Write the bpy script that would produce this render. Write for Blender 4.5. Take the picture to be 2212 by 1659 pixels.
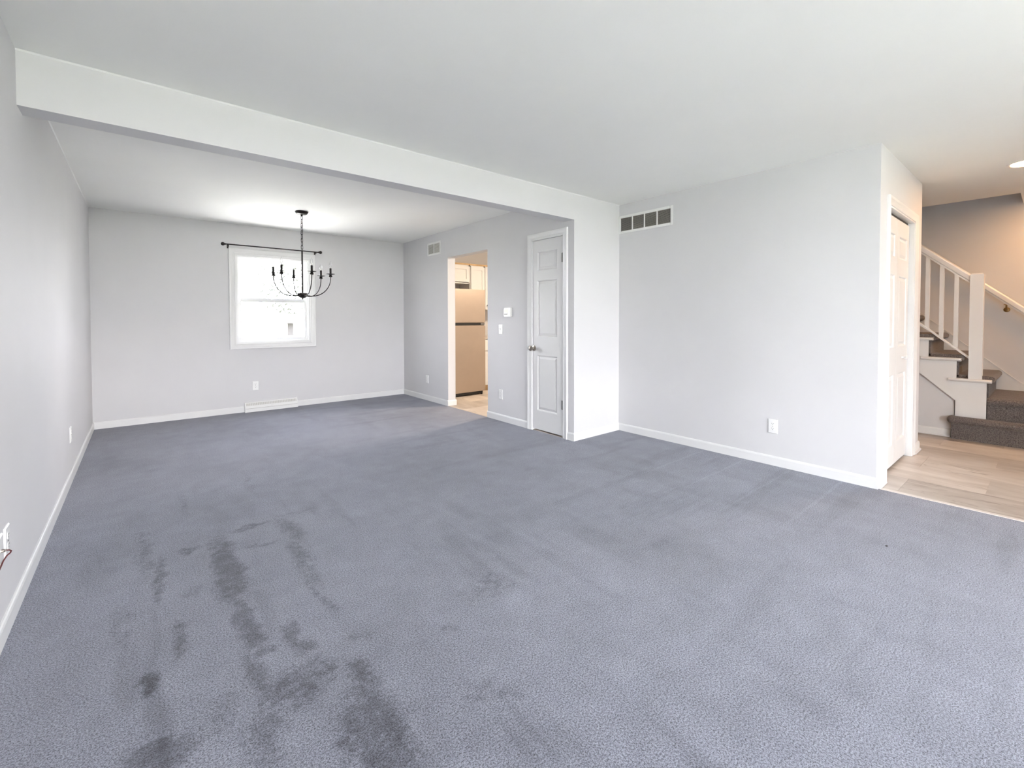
import bpy, bmesh, math, random
from mathutils import Vector, Matrix

# ---------------------------------------------------------------- clear
for o in list(bpy.data.objects):
    bpy.data.objects.remove(o, do_unlink=True)
scene = bpy.context.scene
COL = scene.collection
random.seed(7)

# ---------------------------------------------------------------- camera
W, H_IMG = 2212, 1659
F_PX, SHIFT_PX = 970.9117, 118.5327
YAW, PITCH, ROLL = 0.6913, -0.0217, -0.0015
cam_d = bpy.data.cameras.new('camera')
cam = bpy.data.objects.new('camera', cam_d)
COL.objects.link(cam)
cam_d.sensor_fit = 'HORIZONTAL'
cam_d.sensor_width = 36.0
cam_d.lens = F_PX / W * 36.0
cam_d.shift_y = -SHIFT_PX / W
cam_d.clip_start = 0.02
cam_d.clip_end = 300
fw = Vector((math.sin(YAW) * math.cos(PITCH), math.cos(YAW) * math.cos(PITCH), math.sin(PITCH)))
rt = Vector((math.cos(YAW), -math.sin(YAW), 0))
up = rt.cross(fw)
r2 = rt * math.cos(ROLL) + up * math.sin(ROLL)
u2 = -rt * math.sin(ROLL) + up * math.cos(ROLL)
M = Matrix((r2, u2, -fw)).transposed().to_4x4()
M.translation = Vector((0.4179, 0.0, 1.2078))
cam.matrix_world = M
scene.camera = cam

# ---------------------------------------------------------------- world, sun, exposure
SKY = 9.5
world = bpy.data.worlds.new('sky')
scene.world = world
world.use_nodes = True
wn, wl = world.node_tree.nodes, world.node_tree.links
wn.clear()
wo = wn.new('ShaderNodeOutputWorld')
bg = wn.new('ShaderNodeBackground')
bg.inputs['Strength'].default_value = SKY
tc = wn.new('ShaderNodeTexCoord')
sp = wn.new('ShaderNodeSeparateXYZ')
rp = wn.new('ShaderNodeValToRGB')
rp.color_ramp.elements[0].position = 0.0
rp.color_ramp.elements[0].color = (1.0, 0.985, 1.0, 1)
rp.color_ramp.elements[1].position = 1.0
rp.color_ramp.elements[1].color = (0.66, 0.76, 1.0, 1)
wl.new(tc.outputs['Generated'], sp.inputs[0])
wl.new(sp.outputs['Z'], rp.inputs[0])
wl.new(rp.outputs[0], bg.inputs['Color'])
wl.new(bg.outputs[0], wo.inputs[0])

sun_d = bpy.data.lights.new('sun', 'SUN')
sun_d.energy = 35.0
sun_d.angle = math.radians(0.6)
sun_d.color = (1.0, 0.96, 0.9)
sun = bpy.data.objects.new('sun', sun_d)
COL.objects.link(sun)
sun.rotation_euler = Vector((0.62, 0.05, -0.78)).to_track_quat('-Z', 'Y').to_euler()

vs = scene.view_settings
vs.view_transform = 'Standard'
vs.look = 'None'
vs.gamma = 1.0
vs.exposure = 1.93
vs.use_curve_mapping = False

# key dimensions (metres)
HC = 2.44                     # ceiling
YF, XK, XB, YB, YC = 6.7434, 3.7177, 4.4332, 3.0265, 0.7941
XC2 = 5.951                   # closet end
YN = -3.30                    # wall behind the camera
XU, XS, XW = 6.787, 6.765, 7.70  # under-stair wall, stringer, stair wall
WIN2 = (0.55, 3.35, 0.25, 2.15)  # picture window behind camera  x0,x1,z0,z1
WIN1 = (1.372, 2.283, 0.898, 2.058)

def portal(name, loc, sx, sz, toward_y):
    d = bpy.data.lights.new(name, 'AREA')
    d.shape = 'RECTANGLE'; d.size = sx; d.size_y = sz
    d.cycles.is_portal = True
    o = bpy.data.objects.new(name, d); COL.objects.link(o)
    o.location = loc
    o.rotation_euler = Vector((0, toward_y, 0)).to_track_quat('-Z', 'Z').to_euler()
portal('portal_front', ((WIN2[0] + WIN2[1]) / 2, YN - 0.16, (WIN2[2] + WIN2[3]) / 2), WIN2[1] - WIN2[0], WIN2[3] - WIN2[2], 1)
portal('portal_dining', ((WIN1[0] + WIN1[1]) / 2, YF + 0.16, (WIN1[2] + WIN1[3]) / 2), WIN1[1] - WIN1[0], WIN1[3] - WIN1[2], -1)

# ---------------------------------------------------------------- mesh helpers
class MB:
    def __init__(s):
        s.v = []; s.f = []
    def add(s, vs_, fs):
        n = len(s.v); s.v += [tuple(p) for p in vs_]; s.f += [tuple(i + n for i in f) for f in fs]
        return s
    def box(s, x0, x1, y0, y1, z0, z1):
        return s.add([(x0, y0, z0), (x1, y0, z0), (x1, y1, z0), (x0, y1, z0), (x0, y0, z1), (x1, y0, z1), (x1, y1, z1), (x0, y1, z1)],
                     [(0, 3, 2, 1), (4, 5, 6, 7), (0, 1, 5, 4), (1, 2, 6, 5), (2, 3, 7, 6), (3, 0, 4, 7)])
    def prism(s, pts, a, b, axis):
        """polygon pts (2-D) extruded from a to b along axis; 2-D order: x->(y,z) y->(x,z) z->(x,y)"""
        n = len(pts)
        def P(p, t):
            return {'x': (t, p[0], p[1]), 'y': (p[0], t, p[1]), 'z': (p[0], p[1], t)}[axis]
        vs_ = [P(p, a) for p in pts] + [P(p, b) for p in pts]
        fs = [tuple(range(n)), tuple(range(2 * n - 1, n - 1, -1))]
        fs += [(i, i + n, (i + 1) % n + n, (i + 1) % n) for i in range(n)]
        return s.add(vs_, fs)
    def sweep(s, prof, path, side=Vector((1, 0, 0)), upv=Vector((0, 0, 1)), caps=True):
        """profile (a along side, b along upv) placed at every path point"""
        n = len(prof); base = len(s.v)
        for p in path:
            for a, b in prof:
                s.v.append(tuple(Vector(p) + side * a + upv * b))
        for k in range(len(path) - 1):
            for i in range(n):
                j = (i + 1) % n
                s.f.append((base + k * n + i, base + k * n + j, base + (k + 1) * n + j, base + (k + 1) * n + i))
        if caps:
            s.f.append(tuple(base + i for i in range(n)))
            s.f.append(tuple(base + (len(path) - 1) * n + i for i in reversed(range(n))))
        return s
    def tube(s, path, r, n=10, caps=True, closed=False):
        path = [Vector(p) for p in path]
        rs = r if isinstance(r, (list, tuple)) else [r] * len(path)
        base = len(s.v); m = len(path)
        prev = None
        for k in range(m):
            if closed:
                t = (path[(k + 1) % m] - path[k - 1]).normalized()
            else:
                t = (path[min(k + 1, m - 1)] - path[max(k - 1, 0)]).normalized()
            if prev is None:
                a = Vector((0, 0, 1)) if abs(t.z) < 0.9 else Vector((1, 0, 0))
                u = t.cross(a).normalized()
            else:
                u = (prev - t * prev.dot(t)).normalized()
            prev = u; w = t.cross(u)
            for i in range(n):
                q = 2 * math.pi * i / n
                s.v.append(tuple(path[k] + (u * math.cos(q) + w * math.sin(q)) * rs[k]))
        for k in range(m if closed else m - 1):
            for i in range(n):
                j = (i + 1) % n; k2 = (k + 1) % m
                s.f.append((base + k * n + i, base + k * n + j, base + k2 * n + j, base + k2 * n + i))
        if caps and not closed:
            s.f.append(tuple(base + i for i in reversed(range(n))))
            s.f.append(tuple(base + (m - 1) * n + i for i in range(n)))
        return s
    def lathe(s, prof, c=(0, 0, 0), n=20, axis='z'):
        """prof list of (r, h)"""
        base = len(s.v); c = Vector(c)
        for r, h in prof:
            for i in range(n):
                q = 2 * math.pi * i / n
                a, b = r * math.cos(q), r * math.sin(q)
                p = {'z': (a, b, h), 'y': (a, h, b), 'x': (h, a, b)}[axis]
                s.v.append(tuple(c + Vector(p)))
        for k in range(len(prof) - 1):
            for i in range(n):
                j = (i + 1) % n
                s.f.append((base + k * n + i, base + k * n + j, base + (k + 1) * n + j, base + (k + 1) * n + i))
        s.f.append(tuple(base + i for i in reversed(range(n))))
        s.f.append(tuple(base + (len(prof) - 1) * n + i for i in range(n)))
        return s
    def mesh(s, name, mat, smooth=False, bevel=0):
        me = bpy.data.meshes.new(name)
        me.from_pydata(s.v, [], s.f)
        bm = bmesh.new(); bm.from_mesh(me)
        bmesh.ops.recalc_face_normals(bm, faces=bm.faces)
        if bevel:
            bmesh.ops.bevel(bm, geom=[e for e in bm.edges if e.calc_face_angle(0) > 0.6], offset=bevel, segments=2, affect='EDGES', clamp_overlap=True)
        bm.to_mesh(me); bm.free()
        if smooth:
            me.shade_smooth()
            try:
                me.set_sharp_from_angle(angle=math.radians(40))
            except Exception:
                pass
        me.materials.append(mat)
        return me
    def obj(s, name, mat, parent=None, smooth=False, bevel=0, loc=None):
        o = bpy.data.objects.new(name, s.mesh(name, mat, smooth, bevel))
        COL.objects.link(o)
        if parent is not None:
            o.parent = parent
        if loc is not None:
            o.location = loc
        return o

def tag(o, label=None, cat=None, group=None, kind=None):
    if label: o['label'] = label
    if cat: o['category'] = cat
    if group: o['group'] = group
    if kind: o['kind'] = kind
    return o

def thing(name, loc=(0, 0, 0), label=None, cat=None, group=None, kind=None, rz=0):
    o = bpy.data.objects.new(name, None); COL.objects.link(o)
    o.location = loc; o.rotation_euler = (0, 0, rz); o.empty_display_size = 0.1
    return tag(o, label, cat, group, kind)

def copy_tree(o, parent=None):
    c = o.copy(); COL.objects.link(c)
    if parent is not None:
        c.parent = parent
    for ch in o.children:
        copy_tree(ch, c)
    return c

def inst(name, me, parent, loc=(0, 0, 0), rot=(0, 0, 0)):
    o = bpy.data.objects.new(name, me); COL.objects.link(o)
    o.parent = parent; o.location = loc; o.rotation_euler = rot
    return o

# ---------------------------------------------------------------- materials
def new_mat(name):
    m = bpy.data.materials.new(name); m.use_nodes = True
    nt = m.node_tree; nt.nodes.clear()
    out = nt.nodes.new('ShaderNodeOutputMaterial')
    b = nt.nodes.new('ShaderNodeBsdfPrincipled')
    nt.links.new(b.outputs[0], out.inputs[0])
    return m, nt, b, out

def N(nt, t, **kw):
    n = nt.nodes.new(t)
    for k, v in kw.items():
        if k in n.inputs: n.inputs[k].default_value = v
        else: setattr(n, k, v)
    return n

def mth(nt, op, a, b=None, clamp=False):
    n = nt.nodes.new('ShaderNodeMath'); n.operation = op; n.use_clamp = clamp
    for i, x in enumerate((a, b)):
        if x is None: continue
        if isinstance(x, (int, float)): n.inputs[i].default_value = x
        else: nt.links.new(x, n.inputs[i])
    return n.outputs[0]

def simple(name, col, rough=0.5, metal=0.0, noise=0.0, scale=20, bump=0.0, bscale=200, spec=None):
    m, nt, b, out = new_mat(name)
    b.inputs['Base Color'].default_value = (*col, 1)
    b.inputs['Roughness'].default_value = rough
    b.inputs['Metallic'].default_value = metal
    if spec is not None: b.inputs['Specular IOR Level'].default_value = spec
    g = N(nt, 'ShaderNodeNewGeometry')
    if noise:
        t = N(nt, 'ShaderNodeTexNoise', Scale=scale, Detail=4.0)
        nt.links.new(g.outputs['Position'], t.inputs['Vector'])
        r = N(nt, 'ShaderNodeValToRGB')
        r.color_ramp.elements[0].position = 0.3; r.color_ramp.elements[1].position = 0.7
        r.color_ramp.elements[0].color = (*[c * (1 - noise) for c in col], 1)
        r.color_ramp.elements[1].color = (*[min(1, c * (1 + noise)) for c in col], 1)
        nt.links.new(t.outputs['Fac'], r.inputs[0]); nt.links.new(r.outputs[0], b.inputs['Base Color'])
    if bump:
        t = N(nt, 'ShaderNodeTexNoise', Scale=bscale, Detail=3.0)
        nt.links.new(g.outputs['Position'], t.inputs['Vector'])
        bp = N(nt, 'ShaderNodeBump', Strength=bump, Distance=0.002)
        nt.links.new(t.outputs['Fac'], bp.inputs['Height']); nt.links.new(bp.outputs[0], b.inputs['Normal'])
    return m

M_WALL = simple('wall_paint', (0.695, 0.69, 0.695), 0.62, noise=0.012, scale=3, bump=0.12, bscale=160, spec=0.3)
M_CEIL = simple('ceiling_paint', (0.91, 0.91, 0.88), 0.8, noise=0.01, scale=2, bump=0.10, bscale=120, spec=0.2)
M_TRIM = simple('white_trim', (0.80, 0.80, 0.79), 0.35, noise=0.01, scale=6)
M_DOOR = simple('door_white', (0.74, 0.74, 0.73), 0.4, noise=0.01, scale=6, bump=0.05, bscale=300)
M_PLATE = simple('white_plastic', (0.86, 0.86, 0.84), 0.3)
M_SLOT = simple('dark_slot', (0.03, 0.03, 0.03), 0.6)
M_IRON = simple('dark_bronze', (0.022, 0.018, 0.016), 0.38, metal=0.6, noise=0.2, scale=60)
M_NICKEL = simple('brushed_nickel', (0.42, 0.38, 0.33), 0.28, metal=1.0)
M_HINGE = simple('hinge_metal', (0.32, 0.31, 0.30), 0.4, metal=1.0)
M_BRASS = simple('aged_brass', (0.32, 0.20, 0.08), 0.35, metal=1.0)
M_CAB = simple('cabinet_white', (0.80, 0.80, 0.79), 0.4, noise=0.01, scale=8)
M_CABWOOD = simple('cabinet_wood', (0.56, 0.38, 0.20), 0.5, noise=0.12, scale=14)
M_STEEL = simple('brushed_steel', (0.52, 0.435, 0.36), 0.42, metal=0.85, noise=0.03, scale=5)
M_BLACK = simple('black_plastic', (0.02, 0.02, 0.02), 0.4)
M_COUNTER = simple('countertop_stone', (0.55, 0.50, 0.45), 0.3, noise=0.15, scale=60)
M_VENTIN = simple('vent_dark', (0.05, 0.045, 0.04), 0.7)
M_LOUVER = simple('louver_metal', (0.36, 0.34, 0.31), 0.5)
M_LOUVERW = simple('louver_white', (0.62, 0.61, 0.57), 0.5)
M_LCD = simple('lcd_screen', (0.55, 0.60, 0.40), 0.25)
M_CONC = simple('reflector_concrete', (0.52, 0.51, 0.47), 0.9, noise=0.08, scale=2)  # pale reflector ground, added to lift the dining ceiling
M_DRIVE = simple('reflector_asphalt', (0.37, 0.38, 0.325), 0.9, noise=0.08, scale=2)  # reflector ground, brightened and tinted for its bounce onto the ceiling
M_LAWN = simple('lawn_grass', (0.085, 0.09, 0.055), 0.9, noise=0.3, scale=1.3)
M_BARK = simple('tree_bark', (0.20, 0.16, 0.12), 0.9, noise=0.3, scale=8)
M_LEAF = simple('tree_leaves', (0.055, 0.058, 0.05), 0.8, noise=0.3, scale=3)
M_SIDING = simple('house_siding', (0.86, 0.83, 0.80), 0.8, noise=0.05, scale=3)
M_ROOF = simple('house_shingles', (0.80, 0.78, 0.76), 0.9, noise=0.1, scale=6)
M_FASCIA = simple('house_fascia', (0.018, 0.015, 0.014), 0.6)
M_SHUT = simple('house_shutter', (0.016, 0.013, 0.013), 0.6)
M_CORD = simple('cord_rubber', (0.10, 0.02, 0.02), 0.5)

def glass_mat(name):
    m, nt, b, out = new_mat(name)
    nt.nodes.remove(b)
    tr = N(nt, 'ShaderNodeBsdfTransparent'); gl = N(nt, 'ShaderNodeBsdfGlossy', Roughness=0.0)
    mx = N(nt, 'ShaderNodeMixShader'); fr = N(nt, 'ShaderNodeFresnel', IOR=1.45)
    nt.links.new(mth(nt, 'MULTIPLY', fr.outputs[0], 0.6), mx.inputs[0])
    nt.links.new(tr.outputs[0], mx.inputs[1]); nt.links.new(gl.outputs[0], mx.inputs[2])
    nt.links.new(mx.outputs[0], out.inputs[0])
    return m
M_GLASS = glass_mat('window_glass')
M_BULB = glass_mat('bulb_glass')

def emis(name, col, s):
    m, nt, b, out = new_mat(name)
    b.inputs['Base Color'].default_value = (0.9, 0.9, 0.88, 1)
    b.inputs['Emission Color'].default_value = (*col, 1)
    b.inputs['Emission Strength'].default_value = s
    return m

def carpet_mat(name, dark, light, patches=True, speck=1.0, fs=400):
    m, nt, b, out = new_mat(name)
    b.inputs['Roughness'].default_value = 0.95
    b.inputs['Specular IOR Level'].default_value = 0.05
    try:
        b.inputs['Sheen Weight'].default_value = 0.25
        b.inputs['Sheen Roughness'].default_value = 0.5
    except Exception:
        pass
    g = N(nt, 'ShaderNodeNewGeometry'); P = g.outputs['Position']
    def noise(scale, detail=3.0, vec=None, rough=0.55):
        t = N(nt, 'ShaderNodeTexNoise', Scale=scale, Detail=detail, Roughness=rough)
        nt.links.new(vec or P, t.inputs['Vector']); return t.outputs['Fac']
    def mapped(sx, sy, sz=1, rz=0, loc=(0, 0, 0)):
        mp = N(nt, 'ShaderNodeMapping'); mp.inputs['Scale'].default_value = (sx, sy, sz)
        mp.inputs['Rotation'].default_value = (0, 0, rz); mp.inputs['Location'].default_value = loc
        nt.links.new(P, mp.inputs['Vector']); return mp.outputs[0]
    def ramp(x, a, b_, inv=False):
        n = N(nt, 'ShaderNodeMapRange'); n.interpolation_type = 'SMOOTHSTEP'
        n.inputs['From Min'].default_value = a; n.inputs['From Max'].default_value = b_
        n.inputs['To Min'].default_value = 1 if inv else 0; n.inputs['To Max'].default_value = 0 if inv else 1
        nt.links.new(x, n.inputs['Value']); return n.outputs[0]
    fine = noise(fs, 2.0)
    mid = noise(fs * 0.45, 3.0)
    tuft = mth(nt, 'ADD', mth(nt, 'MULTIPLY', fine, 0.5), mth(nt, 'MULTIPLY', mid, 0.5))
    tone = mth(nt, 'MULTIPLY', mth(nt, 'SUBTRACT', tuft, 0.5), 3.0 * speck)
    shade = mth(nt, 'ADD', 1.0, 0.0)
    tuft_tone = tone
    tone = shade
    if patches:
        soft = noise(1.1, 4.0)
        tone = mth(nt, 'ADD', tone, mth(nt, 'MULTIPLY', mth(nt, 'SUBTRACT', soft, 0.5), 0.55))
        tone = mth(nt, 'ADD', tone, mth(nt, 'MULTIPLY', mth(nt, 'SUBTRACT', noise(7.0, 5.0, rough=0.7), 0.5), 0.50))
        sep = N(nt, 'ShaderNodeSeparateXYZ'); nt.links.new(P, sep.inputs[0])
        X, Y = sep.outputs['X'], sep.outputs['Y']
        wob = noise(5.0, 5.0, rough=0.7); wob2 = noise(11.0, 4.0, vec=mapped(1, 1, 1, 0, (7, 3, 0)), rough=0.7)
        # strokes of the vacuum, parallel to the long walls
        st = ramp(noise(1.0, 4.0, vec=mapped(5.2, 0.8)), 0.55, 0.68)
        st = mth(nt, 'MULTIPLY', st, ramp(X, 1.2, 2.6, True))
        st = mth(nt, 'MULTIPLY', st, ramp(Y, 2.2, 4.2, True))
        tone = mth(nt, 'SUBTRACT', tone, mth(nt, 'MULTIPLY', st, 0.24))
        st2 = ramp(noise(1.0, 3.0, vec=mapped(0.55, 4.2, 1, 0.05, (3, 9, 0))), 0.52, 0.64)
        st2 = mth(nt, 'MULTIPLY', st2, ramp(X, 1.6, 2.8))
        tone = mth(nt, 'SUBTRACT', tone, mth(nt, 'MULTIPLY', st2, 0.13))
        st3 = ramp(noise(1.0, 3.0, vec=mapped(3.0, 0.9, 1, 0.5, (1, 5, 0))), 0.54, 0.66)
        tone = mth(nt, 'SUBTRACT', tone, mth(nt, 'MULTIPLY', st3, 0.09))
        for yc in (2.02, 1.66, 1.31, 0.97):
            q = mth(nt, 'DIVIDE', mth(nt, 'ADD', mth(nt, 'SUBTRACT', Y, yc + 0.02), mth(nt, 'MULTIPLY', mth(nt, 'SUBTRACT', wob, 0.5), 0.05)), 0.014)
            ln = mth(nt, 'SUBTRACT', 1.0, mth(nt, 'MULTIPLY', q, q), True)
            ln = mth(nt, 'MULTIPLY', ln, ramp(X, 3.0, 3.7))
            tone = mth(nt, 'ADD', tone, mth(nt, 'MULTIPLY', ln, 0.13))
        XW_ = mth(nt, 'ADD', X, mth(nt, 'MULTIPLY', mth(nt, 'SUBTRACT', noise(3.5, 4.0, rough=0.65), 0.5), 0.16))
        YW_ = mth(nt, 'ADD', Y, mth(nt, 'MULTIPLY', mth(nt, 'SUBTRACT', noise(3.5, 4.0, vec=mapped(1, 1, 1, 0, (11, 4, 2)), rough=0.65), 0.5), 0.30))
        # brushed-up dark patches: x, y, half width, half length, depth
        blobs = [(0.73, 2.62, 0.055, 0.34, 1.0), (0.705, 2.36, 0.045, 0.14, 1.0), (0.735, 2.02, 0.04, 0.18, 1.0), (0.71, 1.74, 0.035, 0.14, 0.95),
                 (1.06, 2.80, 0.05, 0.20, 0.7), (1.03, 2.40, 0.045, 0.28, 0.8), (1.01, 2.02, 0.02, 0.14, 0.7),
                 (0.845, 1.86, 0.03, 0.09, 0.9), (0.88, 1.74, 0.045, 0.05, 1.0), (0.76, 1.83, 0.035, 0.03, 0.9),
                 (0.80, 1.57, 0.10, 0.09, 0.9), (0.98, 1.48, 0.05, 0.10, 0.85), (0.95, 1.31, 0.09, 0.12, 1.0), (0.95, 1.17, 0.07, 0.08, 1.0),
                 (0.87, 1.25, 0.05, 0.06, 0.7), (0.69, 1.45, 0.06, 0.08, 0.7), (0.47, 2.63, 0.022, 0.22, 0.9), (0.50, 2.10, 0.03, 0.14, 0.85),
                 (0.41, 1.91, 0.03, 0.05, 1.0), (0.45, 1.57, 0.09, 0.05, 1.0), (0.60, 2.89, 0.06, 0.03, 0.8), (0.90, 2.98, 0.10, 0.022, 0.8),
                 (1.15, 2.99, 0.15, 0.02, 0.6), (0.90, 2.73, 0.09, 0.02, 0.8), (0.41, 3.0, 0.035, 0.30, 0.7), (0.34, 2.35, 0.03, 0.2, 0.6),
                 (0.62, 3.7, 0.03, 0.35, 0.5), (1.02, 3.8, 0.03, 0.40, 0.5), (1.60, 1.61, 0.14, 0.09, 0.6), (1.33, 1.49, 0.04, 0.03, 0.6),
                 (1.28, 1.13, 0.10, 0.04, 0.6), (1.05, 1.69, 0.05, 0.03, 0.6), (0.59, 2.40, 0.04, 0.05, 0.6), (0.60, 1.60, 0.05, 0.08, 0.6)]
        acc = None
        for (cx, cy, rx, ry, dp) in blobs:
            dx = mth(nt, 'DIVIDE', mth(nt, 'SUBTRACT', XW_, cx), rx * 1.15)
            dy = mth(nt, 'DIVIDE', mth(nt, 'SUBTRACT', YW_, cy), ry * 1.15)
            d2 = mth(nt, 'ADD', mth(nt, 'MULTIPLY', dx, dx), mth(nt, 'MULTIPLY', dy, dy))
            v = mth(nt, 'MULTIPLY', mth(nt, 'SUBTRACT', 1.0, mth(nt, 'MULTIPLY', d2, 0.5), True), dp)
            acc = v if acc is None else mth(nt, 'MAXIMUM', acc, v)
        gate = mth(nt, 'ADD', mth(nt, 'MULTIPLY', wob, 1.2), mth(nt, 'MULTIPLY', wob2, 1.1))
        grain = mth(nt, 'MULTIPLY', mth(nt, 'SUBTRACT', noise(30, 6.0, rough=0.85), 0.5), 2.6)
        pm = ramp(mth(nt, 'ADD', mth(nt, 'MULTIPLY', acc, gate), mth(nt, 'MULTIPLY', grain, ramp(acc, 0.0, 0.4))), 0.30, 1.25)
        tone = mth(nt, 'SUBTRACT', tone, mth(nt, 'MULTIPLY', pm, 0.50))
    tuft_tone = mth(nt, 'ADD', tuft_tone, 0.56, True)
    mx = N(nt, 'ShaderNodeMix', data_type='RGBA')
    mx.inputs[6].default_value = (*dark, 1); mx.inputs[7].default_value = (*light, 1)
    nt.links.new(tuft_tone, mx.inputs[0])
    sc = N(nt, 'ShaderNodeVectorMath', operation='SCALE')
    nt.links.new(mx.outputs[2], sc.inputs[0]); nt.links.new(tone, sc.inputs['Scale'])
    nt.links.new(sc.outputs[0], b.inputs['Base Color'])
    bp = N(nt, 'ShaderNodeBump', Strength=0.7, Distance=0.006)
    nt.links.new(tuft, bp.inputs['Height']); nt.links.new(bp.outputs[0], b.inputs['Normal'])
    return m
M_CARPET = carpet_mat('grey_carpet', (0.085, 0.088, 0.103), (0.372, 0.387, 0.462), speck=1.8)
M_STAIRC = carpet_mat('stair_carpet', (0.035, 0.030, 0.028), (0.27, 0.235, 0.215), patches=False, speck=1.2, fs=260)

def tile_mat(name):
    m, nt, b, out = new_mat(name)
    b.inputs['Roughness'].default_value = 0.38
    oi = N(nt, 'ShaderNodeObjectInfo'); g = N(nt, 'ShaderNodeNewGeometry')
    off = N(nt, 'ShaderNodeVectorMath', operation='SCALE'); off.inputs['Scale'].default_value = 40
    nt.links.new(oi.outputs['Random'], off.inputs[0])
    ad = N(nt, 'ShaderNodeVectorMath', operation='ADD')
    nt.links.new(g.outputs['Position'], ad.inputs[0]); nt.links.new(off.outputs[0], ad.inputs[1])
    mp = N(nt, 'ShaderNodeMapping'); mp.inputs['Scale'].default_value = (3.4, 0.9, 1)
    nt.links.new(ad.outputs[0], mp.inputs['Vector'])
    n1 = N(nt, 'ShaderNodeTexNoise', Scale=1.6, Detail=6.0, Roughness=0.6, Distortion=0.8)
    nt.links.new(mp.outputs[0], n1.inputs['Vector'])
    mp2 = N(nt, 'ShaderNodeMapping'); mp2.inputs['Scale'].default_value = (5.5, 1.1, 1)
    nt.links.new(ad.outputs[0], mp2.inputs['Vector'])
    n2 = N(nt, 'ShaderNodeTexNoise', Scale=1.1, Detail=5.0, Roughness=0.55, Distortion=1.2)
    nt.links.new(mp2.outputs[0], n2.inputs['Vector'])
    r = N(nt, 'ShaderNodeValToRGB')
    e = r.color_ramp.elements
    e[0].position = 0.28; e[0].color = (0.45, 0.385, 0.33, 1)
    e[1].position = 0.72; e[1].color = (0.71, 0.66, 0.60, 1)
    nt.links.new(n1.outputs['Fac'], r.inputs[0])
    # thin dark veins where noise crosses one half
    ab = mth(nt, 'ABSOLUTE', mth(nt, 'SUBTRACT', n2.outputs['Fac'], 0.5))
    vein = N(nt, 'ShaderNodeMapRange'); vein.inputs['From Min'].default_value = 0.0; vein.inputs['From Max'].default_value = 0.02
    vein.inputs['To Min'].default_value = 0.8; vein.inputs['To Max'].default_value = 0.0
    nt.links.new(ab, vein.inputs['Value'])
    n3 = N(nt, 'ShaderNodeTexNoise', Scale=2.5, Detail=2.0); nt.links.new(ad.outputs[0], n3.inputs['Vector'])
    gate = N(nt, 'ShaderNodeMapRange'); gate.inputs['From Min'].default_value = 0.5; gate.inputs['From Max'].default_value = 0.62
    nt.links.new(n3.outputs['Fac'], gate.inputs['Value'])
    mx = N(nt, 'ShaderNodeMix', data_type='RGBA'); mx.inputs[7].default_value = (0.27, 0.20, 0.16, 1)
    nt.links.new(mth(nt, 'MULTIPLY', vein.outputs[0], gate.outputs[0]), mx.inputs[0])
    nt.links.new(r.outputs[0], mx.inputs[6])
    hv = N(nt, 'ShaderNodeHueSaturation')
    nt.links.new(mth(nt, 'ADD', mth(nt, 'MULTIPLY', oi.outputs['Random'], 0.34), 0.80), hv.inputs['Value'])
    nt.links.new(mx.outputs[2], hv.inputs['Color']); nt.links.new(hv.outputs[0], b.inputs['Base Color'])
    return m
M_TILE = tile_mat('vinyl_tile')
M_GROUT = simple('tile_joint', (0.56, 0.50, 0.44), 0.8)

# ---------------------------------------------------------------- structure
def struct(name, mb, mat, label, parent=None, bevel=0, smooth=False):
    o = mb.obj(name, mat, parent, bevel=bevel, smooth=smooth)
    return tag(o, label, None if parent else name.split('_')[0], kind='structure')

WT = 0.14
# carpet floor and tiled floors
fl = MB()
fl.box(0, XK, YB, YF, -0.12, 0)
fl.box(0, XB + 0.01, YN, YB, -0.12, 0)
struct('floor', fl, M_CARPET, 'blue-grey carpet covering the living and dining room floor')

def tiled_floor(name, label, x0, x1, y0, y1, tw, tl, phase, offs):
    base = MB().box(x0, x1, y0, y1, -0.12, -0.005)
    o = struct(name, base, M_GROUT, label)
    gap = 0.0006
    cache = {}
    k = 0; x = x0
    while x < x1 - 0.02:
        xe = min(x + tw, x1)
        y = y0 + (offs[k % len(offs)] - tl)
        while y < y1 - 0.01:
            a, b_ = max(y, y0), min(y + tl, y1)
            if b_ - a > 0.03:
                key = (round(xe - x, 3), round(b_ - a, 3))
                if key not in cache:
                    w, l = key
                    cache[key] = MB().box(gap, w - gap, gap, l - gap, -0.009, -0.003).mesh('tile', M_TILE)
                inst('tile', cache[key], o, (x, a, 0))
            y += tl
        x = xe; k += 1
    return o
tiled_floor('floor_hall', 'pale wood-look vinyl tile floor of the entry hall by the stairs', XB + 0.03, XW, YN, YB, 0.4265, 0.80, 0, [(0.688 - YN) % 0.8, (0.288 - YN) % 0.8])
tiled_floor('floor_kitchen', 'pale wood-look vinyl tile floor of the kitchen', XK + 0.015, 6.6, YB + 0.14, YF, 0.4265, 0.80, 0, [0.3, 0.7])
struct('trim_1', MB().box(XB + 0.008, XB + 0.045, YN, YC - 0.02, -0.12, 0.003), simple('threshold_strip', (0.72, 0.68, 0.64), 0.4),
       'thin pale threshold strip between carpet and hall tiles', bevel=0.002)
struct('trim_2', MB().box(XK - 0.005, XK + 0.02, 4.458, 5.385, -0.12, 0.002), M_GROUT, 'thin threshold strip in the kitchen opening')

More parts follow.
